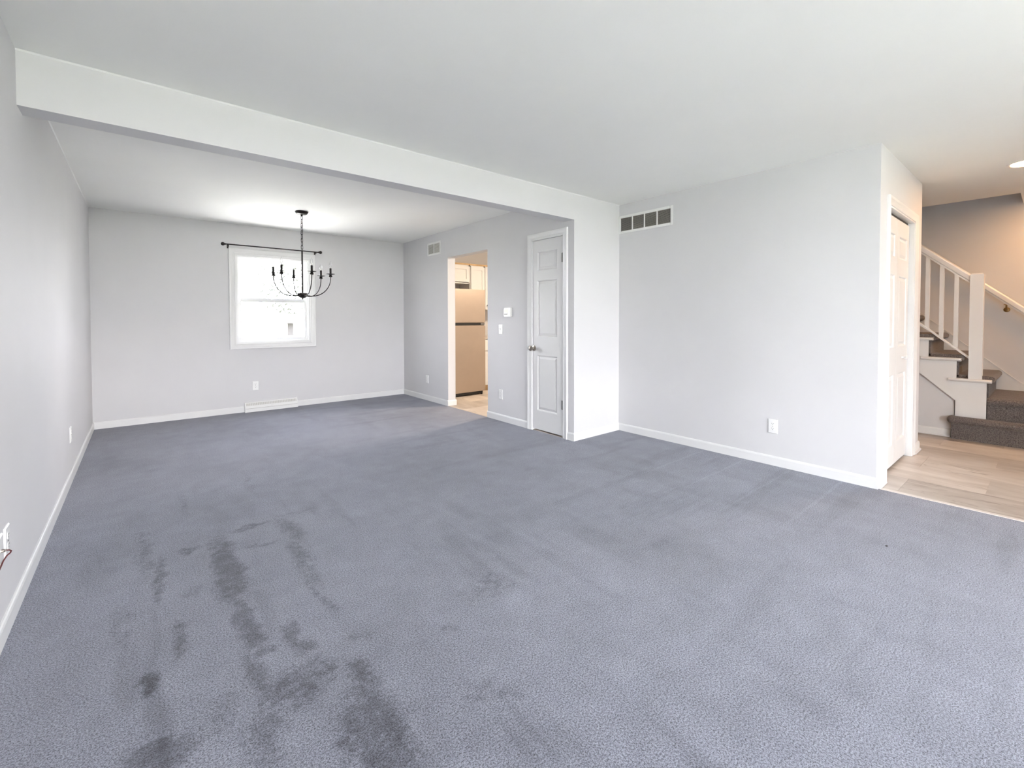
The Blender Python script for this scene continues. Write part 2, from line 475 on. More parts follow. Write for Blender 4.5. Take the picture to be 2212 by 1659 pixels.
# ceiling
SW = 7.09; SY = 0.236
ce = MB()
ce.box(-WT, SW, YN - WT, YF + WT, HC, HC + 0.28)
ce.box(SW, XW + 0.12, YN - WT, SY, HC, HC + 0.28)
struct('ceiling', ce, M_CEIL, 'smooth white ceiling over living room, dining room and hall')
struct('ceiling_beam', MB().box(0, XK, YB, YB + 0.1394, HC - 0.2531, HC), M_WALL, 'white dropped beam crossing between living and dining room')
struct('trim_3', MB().prism([(YB + 0.001, HC), (YB - 0.007, HC), (YB + 0.001, HC - 0.008)], 0, XB, 'x'), M_TRIM, 'thin painted caulk line along the top of the beam')
struct('trim_4', MB().prism([(-0.001, HC), (0.006, HC), (-0.001, HC - 0.007)], YB + 0.14, YF, 'y'), M_TRIM, 'thin painted caulk line above the left dining wall')

# walls
struct('wall_left', MB().box(-WT, 0, YN - WT, YF + WT, -0.12, HC), M_WALL, 'long light grey wall on the left')
wb = MB(); x0, x1, z0, z1 = WIN1
wb.box(0, x0, YF, YF + WT, -0.12, HC); wb.box(x1, 6.74, YF, YF + WT, -0.12, HC)
wb.box(x0, x1, YF, YF + WT, -0.12, z0); wb.box(x0, x1, YF, YF + WT, z1, HC)
struct('wall_back', wb, M_WALL, 'light grey end wall of the dining room around the window')
wf = MB(); x0, x1, z0, z1 = WIN2
wf.box(0, x0, YN - WT, YN, -0.12, HC); wf.box(x1, XW + 0.12, YN - WT, YN, -0.12, HC)
wf.box(x0, x1, YN - WT, YN, -0.12, z0); wf.box(x0, x1, YN - WT, YN, z1, HC)
struct('wall_front', wf, M_WALL, 'light grey front wall behind the viewpoint with picture window')
DK = (3.17, 3.646, 2.066)     # closet door opening y0,y1,z
OK = (4.458, 5.385, 2.068)    # kitchen opening
KT = 0.12
wk = MB()
wk.box(XK, XK + KT, YB, DK[0], -0.12, HC); wk.box(XK, XK + KT, DK[0], DK[1], DK[2], HC)
wk.box(XK, XK + KT, DK[1], OK[0], -0.12, HC); wk.box(XK, XK + KT, OK[0], OK[1], OK[2], HC)
wk.box(XK, XK + KT, OK[1], YF, -0.12, HC)
struct('wall_kitchen', wk, M_WALL, 'light grey wall with narrow closet door and kitchen opening')
struct('wall_stub', MB().box(XK + KT, XB, YB, YB + 0.12, -0.12, HC).box(XB, 6.74, YB, YB + 0.12, -0.12, HC), M_WALL, 'short bright wall return at the end of the beam')
struct('wall_right', MB().box(XB, XB + 0.12, YC + 0.12, YB, -0.12, HC), M_WALL, 'broad light grey wall on the right under the large vent')
BO = (4.70, 5.625, 2.05)      # bifold opening
wc = MB()
wc.box(XB, BO[0], YC, YC + 0.12, -0.12, HC); wc.box(BO[1], XC2, YC, YC + 0.12, -0.12, HC)
wc.box(BO[0], BO[1], YC, YC + 0.12, BO[2], HC); wc.box(XC2 - 0.12, XC2, YC + 0.12, YB, -0.12, HC)
struct('wall_closet', wc, M_WALL, 'narrow hall wall holding the white bifold closet door')
struct('wall_closet_lining', MB().box(BO[0] - 0.05, BO[1] + 0.05, YC + 0.6, YC + 0.62, -0.12, HC), M_WALL, 'back lining inside the hall closet')
struct('wall_narrow_closet', MB().box(XK + KT + 0.5, XK + KT + 0.52, YB + 0.12, OK[0] - 0.2, -0.12, HC).box(XK + KT, XK + KT + 0.52, OK[0] - 0.3, OK[0] - 0.2, -0.12, HC), M_WALL, 'inner lining of the narrow closet beside the kitchen opening')
struct('wall_added_partition', MB().box(XB + 0.02, XB + 0.14, YN, -1.9, -0.12, HC), M_WALL, 'added unseen wall holding back window light from the hall')  # invented wall out of view, blocks part of the daylight reaching the hall
struct('wall_kitchen_side', MB().box(6.6, 6.74, YB, YF, -0.12, HC), M_WALL, 'far side wall of the kitchen')
ws = MB()
ws.box(XW, XW + 0.12, YN - WT, YB + 1.2, -0.12, 5.2)
struct('wall_stair', ws, M_WALL, 'tall wall behind the staircase carrying the white handrail')
we = MB()
we.box(XC2, XW, YB - 0.02, YB, -0.12, HC)
we.box(SW - 0.1, XW, 3.9, 4.0, HC, 5.2); we.box(SW - 0.1, XW, SY - 0.1, SY, HC + 0.28, 5.2)
we.box(SW - 0.1, SW, SY, 3.9, HC + 0.28, 5.2); we.box(SW - 0.1, XW + 0.12, SY - 0.1, 4.0, 5.2, 5.3)
we.box(SW, XW, YB, 4.0, HC - 0.02, HC + 0.02)
struct('wall_stairwell', we, M_WALL, 'upper walls enclosing the stairwell')
# under-stair half wall with sloping top
uw = MB().prism([(0.64, -0.12), (YB - 0.03, -0.12), (YB - 0.03, 2.43), (2.82, 2.43), (0.64, 0.40)], XU, XS + 0.06, 'x')
struct('wall_understair', uw, M_WALL, 'low sloping grey wall beneath the staircase beside the first step')
struct('roof_added_eave', MB().box(-0.6, 8.6, YN - 0.75, YN - WT, 2.42, 2.6), M_TRIM, 'added unseen overhang cutting off high sky above the front window')  # put in out of view to block high sky and grade the wall light

# baseboards
BH, BT = 0.078, 0.012
def bprof():
    return [(0, 0), (BT, 0), (BT, BH - 0.014), (BT - 0.003, BH - 0.005), (BT - 0.007, BH), (0, BH)]
def baseboard(name, label, runs, shoe=False):
    mb = MB()
    for (p, q, nrm) in runs:
        nv = Vector((*nrm, 0))
        mb.sweep(bprof(), [Vector((*p, 0)), Vector((*q, 0))], side=nv)
        if shoe:
            mb.sweep([(BT, 0), (BT + 0.013, 0), (BT + 0.012, 0.008), (BT + 0.007, 0.014), (BT, 0.016)], [Vector((*p, 0)), Vector((*q, 0))], side=nv)
    return struct(name, mb, M_TRIM, label)
baseboard('baseboard_left', 'white baseboard along the left wall', [((0, YN), (0, YF), (1, 0))])
baseboard('baseboard_back', 'white baseboard along the dining end wall', [((0, YF), (1.455, YF), (0, -1)), ((2.088, YF), (XK, YF), (0, -1))])
baseboard('baseboard_kitchen', 'white baseboard along the wall with the kitchen opening', [((XK, OK[1]), (XK, YF), (-1, 0)), ((XK - BT, OK[1]), (XK + KT + BT, OK[1]), (0, -1)),
          ((XK, DK[1] + 0.066), (XK, OK[0]), (-1, 0)), ((XK, YB), (XK, DK[0] - 0.056), (-1, 0))])
baseboard('baseboard_stub', 'white baseboard along the short wall return', [((XK - BT, YB), (XB, YB), (0, -1))])
baseboard('baseboard_right', 'white baseboard along the broad right wall', [((XB, YC), (XB, YB), (-1, 0)), ((XB - BT, YC), (XB + 0.012, YC), (0, -1))])
baseboard('baseboard_closet', 'white baseboard pieces either side of the bifold closet door', [((XB + 0.012, YC), (BO[0] - 0.062, YC), (0, -1)), ((BO[1] + 0.095, YC), (XC2 + BT, YC), (0, -1)), ((XC2, YC), (XC2, YB), (1, 0))], shoe=True)
baseboard('baseboard_understair', 'white baseboard beneath the staircase', [((XU, 0.665), (XU, YB - 0.03), (-1, 0))], shoe=True)
baseboard('baseboard_front', 'white baseboard along the front wall', [((0, YN), (XW, YN), (0, 1))])

# ---------------------------------------------------------------- windows
def frame_rect(mb, x0, x1, z0, z1, w, y0, y1):
    mb.box(x0, x0 + w, y0, y1, z0, z1); mb.box(x1 - w, x1, y0, y1, z0, z1)
    mb.box(x0 + w, x1 - w, y0, y1, z0, z0 + w); mb.box(x0 + w, x1 - w, y0, y1, z1 - w, z1)
    return mb
def mitred(prof, x0, x1, z0, z1, y):
    """casing profile (a outward from the opening, b proud of the wall towards -y) run round a rectangle"""
    mb = MB(); n = len(prof)
    for (cx, sx, cz, sz) in ((x0, -1, z0, -1), (x1, 1, z0, -1), (x1, 1, z1, 1), (x0, -1, z1, 1)):
        for a, b in prof:
            mb.v.append((cx + sx * a, y - b, cz + sz * a))
    for k in range(4):
        for i in range(n):
            j = (i + 1) % n; k2 = (k + 1) % 4
            mb.f.append((k * n + i, k * n + j, k2 * n + j, k2 * n + i))
    return mb
CAS = [(0, -0.002), (0, 0.010), (0.012, 0.013), (0.016, 0.010), (0.045, 0.014), (0.050, 0.018), (0.068, 0.019), (0.072, 0.014), (0.072, -0.002)]
w1 = thing('window_1', (0, 0, 0), 'white double-hung window of the dining room behind the chandelier', 'window', kind='structure')
x0, x1, z0, z1 = WIN1
mitred(CAS, x0, x1, z0, z1, YF).obj('casing', M_TRIM, w1, smooth=True)
frame_rect(MB(), x0, x1, z0, z1, 0.022, YF, YF + 0.13).obj('jamb', M_TRIM, w1)
ix0, ix1, iz0, iz1 = x0 + 0.022, x1 - 0.022, z0 + 0.022, z1 - 0.022
zm = 1.470
us = frame_rect(MB(), ix0, ix1, zm - 0.016, iz1, 0.046, YF + 0.085, YF + 0.118).obj('upper_sash', M_TRIM, w1, bevel=0.003)
ls = frame_rect(MB(), ix0, ix1, iz0, zm + 0.020, 0.046, YF + 0.045, YF + 0.080).obj('lower_sash', M_TRIM, w1, bevel=0.003)
MB().box(ix0 + 0.044, ix1 - 0.044, YF + 0.100, YF + 0.104, zm + 0.026, iz1 - 0.044).obj('pane', M_GLASS, us)
MB().box(ix0 + 0.044, ix1 - 0.044, YF + 0.060, YF + 0.064, iz0 + 0.044, zm - 0.024).obj('pane', M_GLASS, ls)
MB().box(1.80, 1.85, YF + 0.028, YF + 0.046, zm + 0.002, zm + 0.016).obj('sash_lock', M_TRIM, ls, bevel=0.003)
frame_rect(MB(), ix0, ix1, iz0, iz1, 0.014, YF + 0.02, YF + 0.04).obj('stop', M_TRIM, w1)

w2 = thing('window_2', (0, 0, 0), 'wide white picture window behind the viewpoint', 'window', kind='structure')
x0, x1, z0, z1 = WIN2
frame_rect(MB(), x0, x1, z0, z1, 0.05, YN - 0.11, YN - 0.03).obj('frame', M_TRIM, w2)
for xm in (x0 + (x1 - x0) * 0.27, x0 + (x1 - x0) * 0.73):
    MB().box(xm - 0.03, xm + 0.03, YN - 0.10, YN - 0.04, z0 + 0.05, z1 - 0.05).obj('mullion', M_TRIM, w2)
for a, b in ((0, 0.27), (0.27, 0.73), (0.73, 1)):
    MB().box(x0 + (x1 - x0) * a + 0.04, x0 + (x1 - x0) * b - 0.04, YN - 0.075, YN - 0.071, z0 + 0.04, z1 - 0.04).obj('pane', M_GLASS, w2)

# ---------------------------------------------------------------- doors
def casing3(prof, a0, a1, ztop, place):
    """three-sided door casing; place(a, b, z) maps to the world"""
    mb = MB(); n = len(prof)
    for (c, s, z, sz) in ((a0, -1, 0, 0), (a0, -1, ztop, 1), (a1, 1, ztop, 1), (a1, 1, 0, 0)):
        for a, b in prof:
            mb.v.append(place(c + s * a, b, z + sz * a))
    for k in range(3):
        for i in range(n):
            j = (i + 1) % n
            mb.f.append((k * n + i, k * n + j, (k + 1) * n + j, (k + 1) * n + i))
    mb.f.append(tuple(range(n))); mb.f.append(tuple(3 * n + i for i in range(n)))
    return mb
def scaled(prof, w):
    return [(a / 0.072 * w, b) for a, b in prof]

def door_leaf(w, h, panels, parent, mat, thick=0.035):
    """leaf in local x (0..w), front at y=0 facing -y; panels (x0,x1,z0,z1) are raised panels"""
    xs = sorted({0, w} | {p[0] for p in panels} | {p[1] for p in panels})
    zs = sorted({0, h} | {p[2] for p in panels} | {p[3] for p in panels})
    mb = MB()
    def inside(x, z):
        return any(p[0] < x < p[1] and p[2] < z < p[3] for p in panels)
    for i in range(len(xs) - 1):
        for j in range(len(zs) - 1):
            if inside((xs[i] + xs[i + 1]) / 2, (zs[j] + zs[j + 1]) / 2): continue
            mb.box(xs[i], xs[i + 1], 0, thick, zs[j], zs[j + 1])
    leaf = mb.obj('leaf', mat, parent)
    for p in panels:
        pm = MB(); rings = [(0, 0), (0.005, 0.002), (0.012, 0.011), (0.018, 0.011), (0.040, 0.003)]
        for k, (ins, dep) in enumerate(rings):
            for (x, z) in ((p[0] + ins, p[2] + ins), (p[1] - ins, p[2] + ins), (p[1] - ins, p[3] - ins), (p[0] + ins, p[3] - ins)):
                pm.v.append((x, dep, z))
        for k in range(len(rings) - 1):
            for i in range(4):
                j = (i + 1) % 4
                pm.f.append((4 * k + i, 4 * k + j, 4 * k + 4 + j, 4 * k + 4 + i))
        n = 4 * (len(rings) - 1)
        pm.f.append((n, n + 1, n + 2, n + 3))
        base = len(pm.v)
        for (x, z) in ((p[0], p[2]), (p[1], p[2]), (p[1], p[3]), (p[0], p[3])):
            pm.v.append((x, thick, z))
        pm.f.append((base + 3, base + 2, base + 1, base))
        for i in range(4):
            j = (i + 1) % 4
            pm.f.append((i, base + i, base + j, j))
        pm.obj('panel', mat, leaf)
    return leaf

# narrow closet door in the kitchen wall (faces -x)
d1 = thing('door_1', (XK, DK[1], 0), 'narrow white three-panel closet door with nickel knob', 'door', kind='structure', rz=-math.pi / 2)
# local x runs towards -y in the world, local -y faces -x
dw = DK[1] - DK[0]
cpl = lambda a, b, z: (a, -b, z)
casing3(scaled(CAS, 0.062), 0, dw, DK[2], cpl).obj('casing', M_TRIM, d1, smooth=True)
MB().box(-0.001, 0.010, -0.005, 0.11, 0, DK[2]).box(dw - 0.010, dw + 0.001, -0.005, 0.11, 0, DK[2]).box(0.010, dw - 0.010, -0.005, 0.11, DK[2] - 0.010, DK[2] + 0.001).obj('jamb', M_TRIM, d1)
sw_, sh_ = dw - 0.026, DK[2] - 0.032
pan = [(0.068, 0.370, 0.205, 0.804), (0.068, 0.370, 1.003, 1.607), (0.068, 0.370, 1.710, 1.915)]
leaf1 = door_leaf(sw_, sh_, pan, d1, M_DOOR)
leaf1.location = (0.013, 0.004, 0.018)
kn = MB().lathe([(0.031, 0.0), (0.031, -0.006), (0.013, -0.010), (0.011, -0.026), (0.020, -0.034), (0.028, -0.046), (0.027, -0.058), (0.018, -0.066), (0.004, -0.068)], (0.030, 0.004, 0.894), 20, 'y')
tag(kn.obj('knob', M_NICKEL, d1, smooth=True), 'round brushed nickel knob')
for hz in (1.834, 0.334):
    hg = MB().box(dw - 0.030, dw - 0.002, -0.0015, 0.006, hz - 0.045, hz + 0.045)
    hg.lathe([(0.0065, -0.047), (0.0065, 0.047)], (dw - 0.012, -0.004, hz), 10)
    tag(hg.obj('hinge', M_HINGE, d1), 'dull metal hinge')

# bifold door
d2 = thing('door_2', (0, YC, 0), 'white bifold closet door with small knob beside the staircase', 'door', kind='structure')
cl, cr = 0.060, 0.095
c2 = casing3(scaled(CAS, 0.065), BO[0], BO[1], BO[2], lambda a, b, z: (a if a < 5 else BO[1] + (a - BO[1]) * 1.4, -b, z))
c2.obj('casing', M_TRIM, d2, smooth=True)
MB().box(BO[0] - 0.001, BO[0] + 0.012, -0.004, 0.12, 0, BO[2]).box(BO[1] - 0.012, BO[1] + 0.001, -0.004, 0.12, 0, BO[2]).box(BO[0], BO[1], -0.004, 0.12, BO[2] - 0.012, BO[2] + 0.001).obj('jamb', M_TRIM, d2)
MB().box(BO[0] + 0.012, BO[1] - 0.012, 0.040, 0.07, BO[2] - 0.034, BO[2] - 0.012).obj('track', M_BLACK, d2)
lw = (BO[1] - BO[0] - 0.030) / 2
lh = 1.992
bp_ = [(0.075, lw - 0.075, 0.165, 0.735), (0.075, lw - 0.075, 0.955, 1.540), (0.075, lw - 0.075, 1.680, 1.865)]
for k in range(2):
    lf = door_leaf(lw - 0.002, lh, bp_, d2, M_DOOR, 0.03)
    lf.location = (BO[0] + 0.014 + k * (lw + 0.001), 0.031, 0.022)
    if k == 1:
        MB().lathe([(0.010, 0.0), (0.008, -0.010), (0.014, -0.018), (0.019, -0.028), (0.017, -0.036), (0.008, -0.040)], (0.235, 0, 0.858), 16, 'y').obj('knob', M_TRIM, lf, smooth=True)

# ---------------------------------------------------------------- staircase
ZS = [0.2025 * i for i in range(12)]
YR = lambda k: 0.416 + 0.2125 * (k - 3)     # riser of tread k>=3
CT = 0.032                                  # carpet thickness
st = thing('staircase', (XS, 0.43, 0), 'brown-grey carpeted staircase with white stringer rising behind the closet corner', 'staircase')
def place(o): # keep world coordinates under the empty
    o.matrix_parent_inverse = Matrix.Translation(st.location).inverted(); return o
def arc(cx, cz, r, a0, a1, n=7):
    return [(cx + r * math.cos(math.radians(a0 + (a1 - a0) * i / n)), cz + r * math.sin(math.radians(a0 + (a1 - a0) * i / n))) for i in range(n + 1)]
# first step: round-nosed box standing out past the under-stair wall
zt = ZS[1] + 0.022; xr = 6.728; yl = 0.655; ye = -0.75
prof = [(XS + 0.02, -0.003), (xr, -0.003), (xr, zt - 0.075)] + arc(xr - 0.005, zt - 0.034, 0.034, 235, 90) + [(XS + 0.02, zt)]
prof = [(a, b) for a, b in prof]
s1 = MB()
# outer shell swept along y with a rounded far end
ends = [(yl + 0.0, 0.0)]
s1.prism(prof, ye, yl, 'y')
place(s1.obj('step', M_STAIRC, st, smooth=True))
# rounded carpet roll at the far end of the first nose
place(MB().tube([(xr - 0.005, yl - 0.002, zt - 0.034), (XS + 0.02, yl - 0.002, zt - 0.034)], 0.034, 14).lathe([(0.002, -0.034), (0.017, -0.030), (0.029, -0.018), (0.034, 0), (0.029, 0.018), (0.017, 0.030), (0.002, 0.034)], (xr - 0.005, yl - 0.002, zt - 0.034), 14, 'z').obj('nosing', M_STAIRC, st, smooth=True))
# landing
zt = ZS[2] + 0.026
xl = XS + 0.034
prof = [(XW - 0.001, ZS[1]), (xl, ZS[1]), (xl, zt - 0.07)] + arc(xl - 0.006, zt - 0.030, 0.030, 235, 90) + [(XW - 0.001, zt)]
lb = MB().prism(prof, 0, 1, 'y')
# the front of the landing runs slightly askew, further back towards the viewer
lb.v = [((x + (0.16 if x < xl + 0.1 else 0) * (1 - t)), ye + (YR(3) - 0.004 - ye) * t, z) for (x, t, z) in lb.v]
place(lb.box(XS + 0.05, XW - 0.001, YR(3) - 0.004, YR(3) + 0.24, ZS[1], ZS[2]).obj('landing', M_STAIRC, st, smooth=True))
XCAP = XS + 0.045
for k in range(3, 12):
    y0 = YR(k); zt = ZS[k] + 0.034; zb = ZS[k - 1] + 0.01
    prof = [(y0 + 0.26, zb), (y0 - 0.012, zb), (y0 - 0.012, zt - 0.075)] + arc(y0 - 0.022, zt - 0.034, 0.034, 220, 90) + [(y0 + 0.26, zt)]
    place(MB().prism(prof, XCAP, XW - 0.016, 'x').obj('step', M_STAIRC, st, smooth=True))
    # white return cap at the open end
    if k <= 5:
        ye_ = min(YR(k + 1) + 0.055, YR(k) + 0.30)
        cp = MB().sweep([(-0.026, -0.014), (-0.022, -0.024), (-0.014, -0.030), (0.06, -0.030), (0.06, 0), (-0.014, 0), (-0.022, -0.005)],
                        [Vector((XS, y0 - 0.034, ZS[k])), Vector((XS, ye_, ZS[k]))])
        place(cp.obj('tread_cap', M_TRIM, st, smooth=True))
# stringer: stair-cut white skirt on the open side
pts = [(0.416, ZS[1] + 0.015), (0.416, ZS[3] - 0.004)]
for k in range(4, 12):
    pts += [(YR(k), ZS[k - 1] - 0.004), (YR(k), ZS[k] - 0.004)]
pts += [(YR(11) + 0.2, ZS[11] - 0.004), (YR(11) + 0.2, 2.05), (0.914, 0.644), (0.633, 0.381), (0.633, ZS[1] + 0.015)]
sg = MB().prism(pts, XS, XS + 0.0215, 'x')
place(sg.obj('stringer', M_TRIM, st))
# wall-side skirt board
sl = (1.205 - 0.505) / (0.961 - 0.214)
sk = [(ye, ZS[2] + 0.02), (2.6, ZS[2] + 0.02), (2.6, 0.505 + sl * (2.6 - 0.214)), (0.24, 0.505 + sl * (0.24 - 0.214)), (0.215, 0.515), (ye, 0.515)]
place(MB().prism(sk, XW - 0.015, XW - 0.0005, 'x').obj('skirt_board', M_TRIM, st))
place(MB().sweep([(-0.006, 0), (0.004, 0), (0.004, 0.008), (-0.006, 0.008)], [Vector((XW - 0.014, 0.24, 0.505 + sl * 0.026 - 0.004)), Vector((XW - 0.014, 2.6, 0.505 + sl * 2.386 - 0.004))]).obj('skirt_cap', M_TRIM, st))

# open-side railing
rl = thing('stair_railing', (XS + 0.05, 0.52, ZS[3]), 'white wooden stair railing with square newel post and balusters', 'railing')
def pl2(o):
    o.matrix_parent_inverse = Matrix.Translation(rl.location).inverted(); return o
nx0, nx1, ny0, ny1 = XS + 0.008, XS + 0.104, 0.450, 0.545
nw = MB(); c = 0.012; nz = 1.657
nw.box(nx0, nx1, ny0, ny1, ZS[3], nz - c)
nw.add([(nx0, ny0, nz - c), (nx1, ny0, nz - c), (nx1, ny1, nz - c), (nx0, ny1, nz - c), (nx0 + c, ny0 + c, nz), (nx1 - c, ny0 + c, nz), (nx1 - c, ny1 - c, nz), (nx0 + c, ny1 - c, nz)],
       [(4, 5, 6, 7), (0, 1, 5, 4), (1, 2, 6, 5), (2, 3, 7, 6), (3, 0, 4, 7)])
pl2(nw.obj('newel_post', M_TRIM, rl))
xm = XS + 0.056; slo = (1.985 - 1.653) / (0.914 - 0.551)
rail_z = lambda y: 1.610 + slo * (y - 0.551)
rprof = [(-0.018, -0.048), (0.018, -0.048), (0.020, -0.030), (0.028, -0.020), (0.030, 0.010), (0.030, 0.026), (0.022, 0.040), (0, 0.045), (-0.022, 0.040), (-0.030, 0.026), (-0.030, 0.010), (-0.028, -0.020), (-0.020, -0.030)]
pl2(MB().sweep(rprof, [Vector((xm, 0.543, rail_z(0.543))), Vector((xm, 1.9, rail_z(1.9)))]).obj('handrail', M_TRIM, rl))
shoe_z = lambda y: 0.823 + slo * (y - 0.551)
pl2(MB().sweep([(-0.026, -0.012), (0.026, -0.012), (0.026, 0.004), (0.018, 0.011), (-0.018, 0.011), (-0.026, 0.004)], [Vector((xm, 0.543, shoe_z(0.543))), Vector((xm, 1.9, shoe_z(1.9)))]).obj('shoe_rail', M_TRIM, rl))
for k in range(10):
    y = 0.6435 + 0.109 * k
    a = 0.0165
    bm_ = MB().add([(xm - a, y - a, shoe_z(y - a)), (xm + a, y - a, shoe_z(y - a)), (xm + a, y + a, shoe_z(y + a)), (xm - a, y + a, shoe_z(y + a)),
                    (xm - a, y - a, rail_z(y - a) - 0.046), (xm + a, y - a, rail_z(y - a) - 0.046), (xm + a, y + a, rail_z(y + a) - 0.046), (xm - a, y + a, rail_z(y + a) - 0.046)],
                   [(0, 3, 2, 1), (4, 5, 6, 7), (0, 1, 5, 4), (1, 2, 6, 5), (2, 3, 7, 6), (3, 0, 4, 7)])
    pl2(bm_.obj('baluster', M_TRIM, rl))

# wall handrail
hr = thing('wall_handrail', (XW - 0.07, 0.35, 1.3), 'white moulded handrail on brass brackets along the stair wall', 'handrail')
def pl3(o):
    o.matrix_parent_inverse = Matrix.Translation(hr.location).inverted(); return o
hs = (1.563 - 1.290) / (0.504 - 0.212)
hz = lambda y: 1.290 + hs * (y - 0.212)
pl3(MB().sweep([(a * 0.85, b * 1.0) for a, b in rprof], [Vector((XW - 0.07, ye + 0.3, hz(ye + 0.3))), Vector((XW - 0.07, 2.2, hz(2.2)))]).obj('rail', M_TRIM, hr))
for y in (0.338, 1.55):
    z = hz(y) - 0.048
    bk = MB().tube([(XW - 0.002, y, z - 0.055), (XW - 0.03, y, z - 0.055), (XW - 0.055, y, z - 0.045), (XW - 0.068, y, z - 0.02), (XW - 0.07, y, z + 0.004)], 0.007, 8)
    bk.lathe([(0.026, 0.0), (0.026, -0.006), (0.012, -0.012)], (XW - 0.0005, y, z - 0.055), 14, 'x')
    bk.box(XW - 0.085, XW - 0.055, y - 0.02, y + 0.02, z - 0.004, z + 0.004)
    pl3(bk.obj('bracket', M_BRASS, hr, smooth=True))

# ---------------------------------------------------------------- wall fittings
def outlet(name, loc, rz, label, cat='outlet', kind='duplex'):
    """built facing -y at the origin, centre at plate centre"""
    t = thing(name, loc, label, cat, 'electrical wall plates' if name == 'wall_outlet' else None, rz=rz)
    pw, ph = 0.036, 0.058
    pl = MB()
    for (ins, d) in ((0, 0), (0, 0.003), (0.004, 0.0065)):
        for sx, sz in ((-1, -1), (1, -1), (1, 1), (-1, 1)):
            pl.v.append((sx * (pw - ins), -d, sz * (ph - ins)))
    for k in range(2):
        for i in range(4):
            j = (i + 1) % 4; pl.f.append((4 * k + i, 4 * k + j, 4 * k + 4 + j, 4 * k + 4 + i))
    pl.f += [(8, 9, 10, 11), (3, 2, 1, 0)]
    pl.obj('plate', M_PLATE, t)
    if kind == 'duplex':
        for s in (-1, 1):
            fc = MB(); n = 16
            ring = []
            for i in range(n):
                q = 2 * math.pi * i / n
                ring.append((max(-0.0135, min(0.0135, 0.017 * math.cos(q))), 0.0145 * math.sin(q) + s * 0.0195))
            fc.prism(ring, -0.0085, -0.005, 'y')
            f = fc.obj('socket', M_PLATE, t)
            MB().box(-0.0075, -0.0055, -0.0088, -0.008, s * 0.0195 + 0.001, s * 0.0195 + 0.009).obj('slot', M_SLOT, f)
            MB().box(0.0055, 0.0075, -0.0088, -0.008, s * 0.0195 + 0.002, s * 0.0195 + 0.008).obj('slot', M_SLOT, f)
            MB().lathe([(0.0025, -0.0088), (0.0025, -0.008)], (0, 0, s * 0.0195 - 0.006), 8, 'y').obj('slot', M_SLOT, f)
        MB().lathe([(0.003, -0.0075), (0.002, -0.006)], (0, 0, 0), 8, 'y').obj('screw', M_HINGE, t)
    elif kind == 'switch':
        MB().add([(-0.005, -0.006, -0.012), (0.005, -0.006, -0.012), (0.005, -0.006, 0.012), (-0.005, -0.006, 0.012), (-0.004, -0.008, -0.009), (0.004, -0.008, -0.009), (0.004, -0.017, 0.008), (-0.004, -0.017, 0.008)],
                 [(0, 1, 2, 3), (4, 5, 6, 7), (0, 1, 5, 4), (1, 2, 6, 5), (2, 3, 7, 6), (3, 0, 4, 7)]).obj('toggle', M_PLATE, t)
        for s in (-1, 1):
            MB().lathe([(0.003, -0.0075), (0.002, -0.006)], (0, 0, s * 0.03), 8, 'y').obj('screw', M_HINGE, t)
    elif kind == 'coax':
        MB().lathe([(0.006, -0.006), (0.006, -0.014), (0.004, -0.015), (0.004, -0.020)], (0, 0, 0), 10, 'y').obj('socket', M_NICKEL, t)
    return t
R_ = -math.pi / 2
outlet('wall_outlet', (1.585, YF, 0.335), 0, 'white outlet below the dining window, above the baseboard register')
outlet('wall_outlet', (XK, 5.978, 0.316), R_, 'white outlet on the kitchen wall, near the far corner')
outlet('wall_outlet', (XK, 4.198, 0.316), R_, 'white outlet low between kitchen opening and closet door')
outlet('wall_outlet', (XB, 1.472, 0.322), R_, 'white outlet low on the broad right wall')
outlet('wall_outlet', (0, 4.715, 0.345), -R_, 'white outlet on the left wall toward the far corner')
outlet('wall_outlet', (0, 2.604, 0.345), -R_, 'white outlet on the left wall at the picture edge')
outlet('cable_plate', (0, 2.495, 0.345), -R_, 'white cable wall plate cut by the left picture edge', 'wall plate', 'coax')
cb = MB().tube([(0.019, 2.495, 0.345), (0.026, 2.496, 0.343), (0.030, 2.502, 0.337), (0.027, 2.508, 0.328), (0.018, 2.508, 0.320), (0.010, 2.498, 0.306), (0.008, 2.470, 0.296), (0.006, 2.38, 0.28), (0.006, 2.22, 0.20), (0.016, 2.12, 0.05), (0.02, 2.05, 0.006), (0.03, 1.8, 0.006)], 0.0025, 8)
tag(cb.obj('cable', M_CORD, None, smooth=True), 'thin dark red cable hanging from plate on the left wall', 'cable')
outlet('light_switch', (XK, 4.195, 1.090), R_, 'white toggle light switch below the thermostat', 'switch', 'switch')
th = thing('thermostat', (XK, 4.051, 1.291), 'small white thermostat with screen above the light switch', 'thermostat', rz=R_)
MB().box(-0.064, 0.064, -0.006, 0.0, -0.052, 0.052).obj('back_plate', M_PLATE, th)
MB().box(-0.062, 0.062, -0.026, -0.006, -0.050, 0.050).obj('housing', M_PLATE, th, bevel=0.005)
MB().box(-0.050, 0.016, -0.0275, -0.026, -0.012, 0.040).obj('screen', M_LCD, th)
MB().box(-0.046, 0.012, -0.0278, -0.026, -0.028, -0.018).obj('button_strip', M_LOUVER, th)

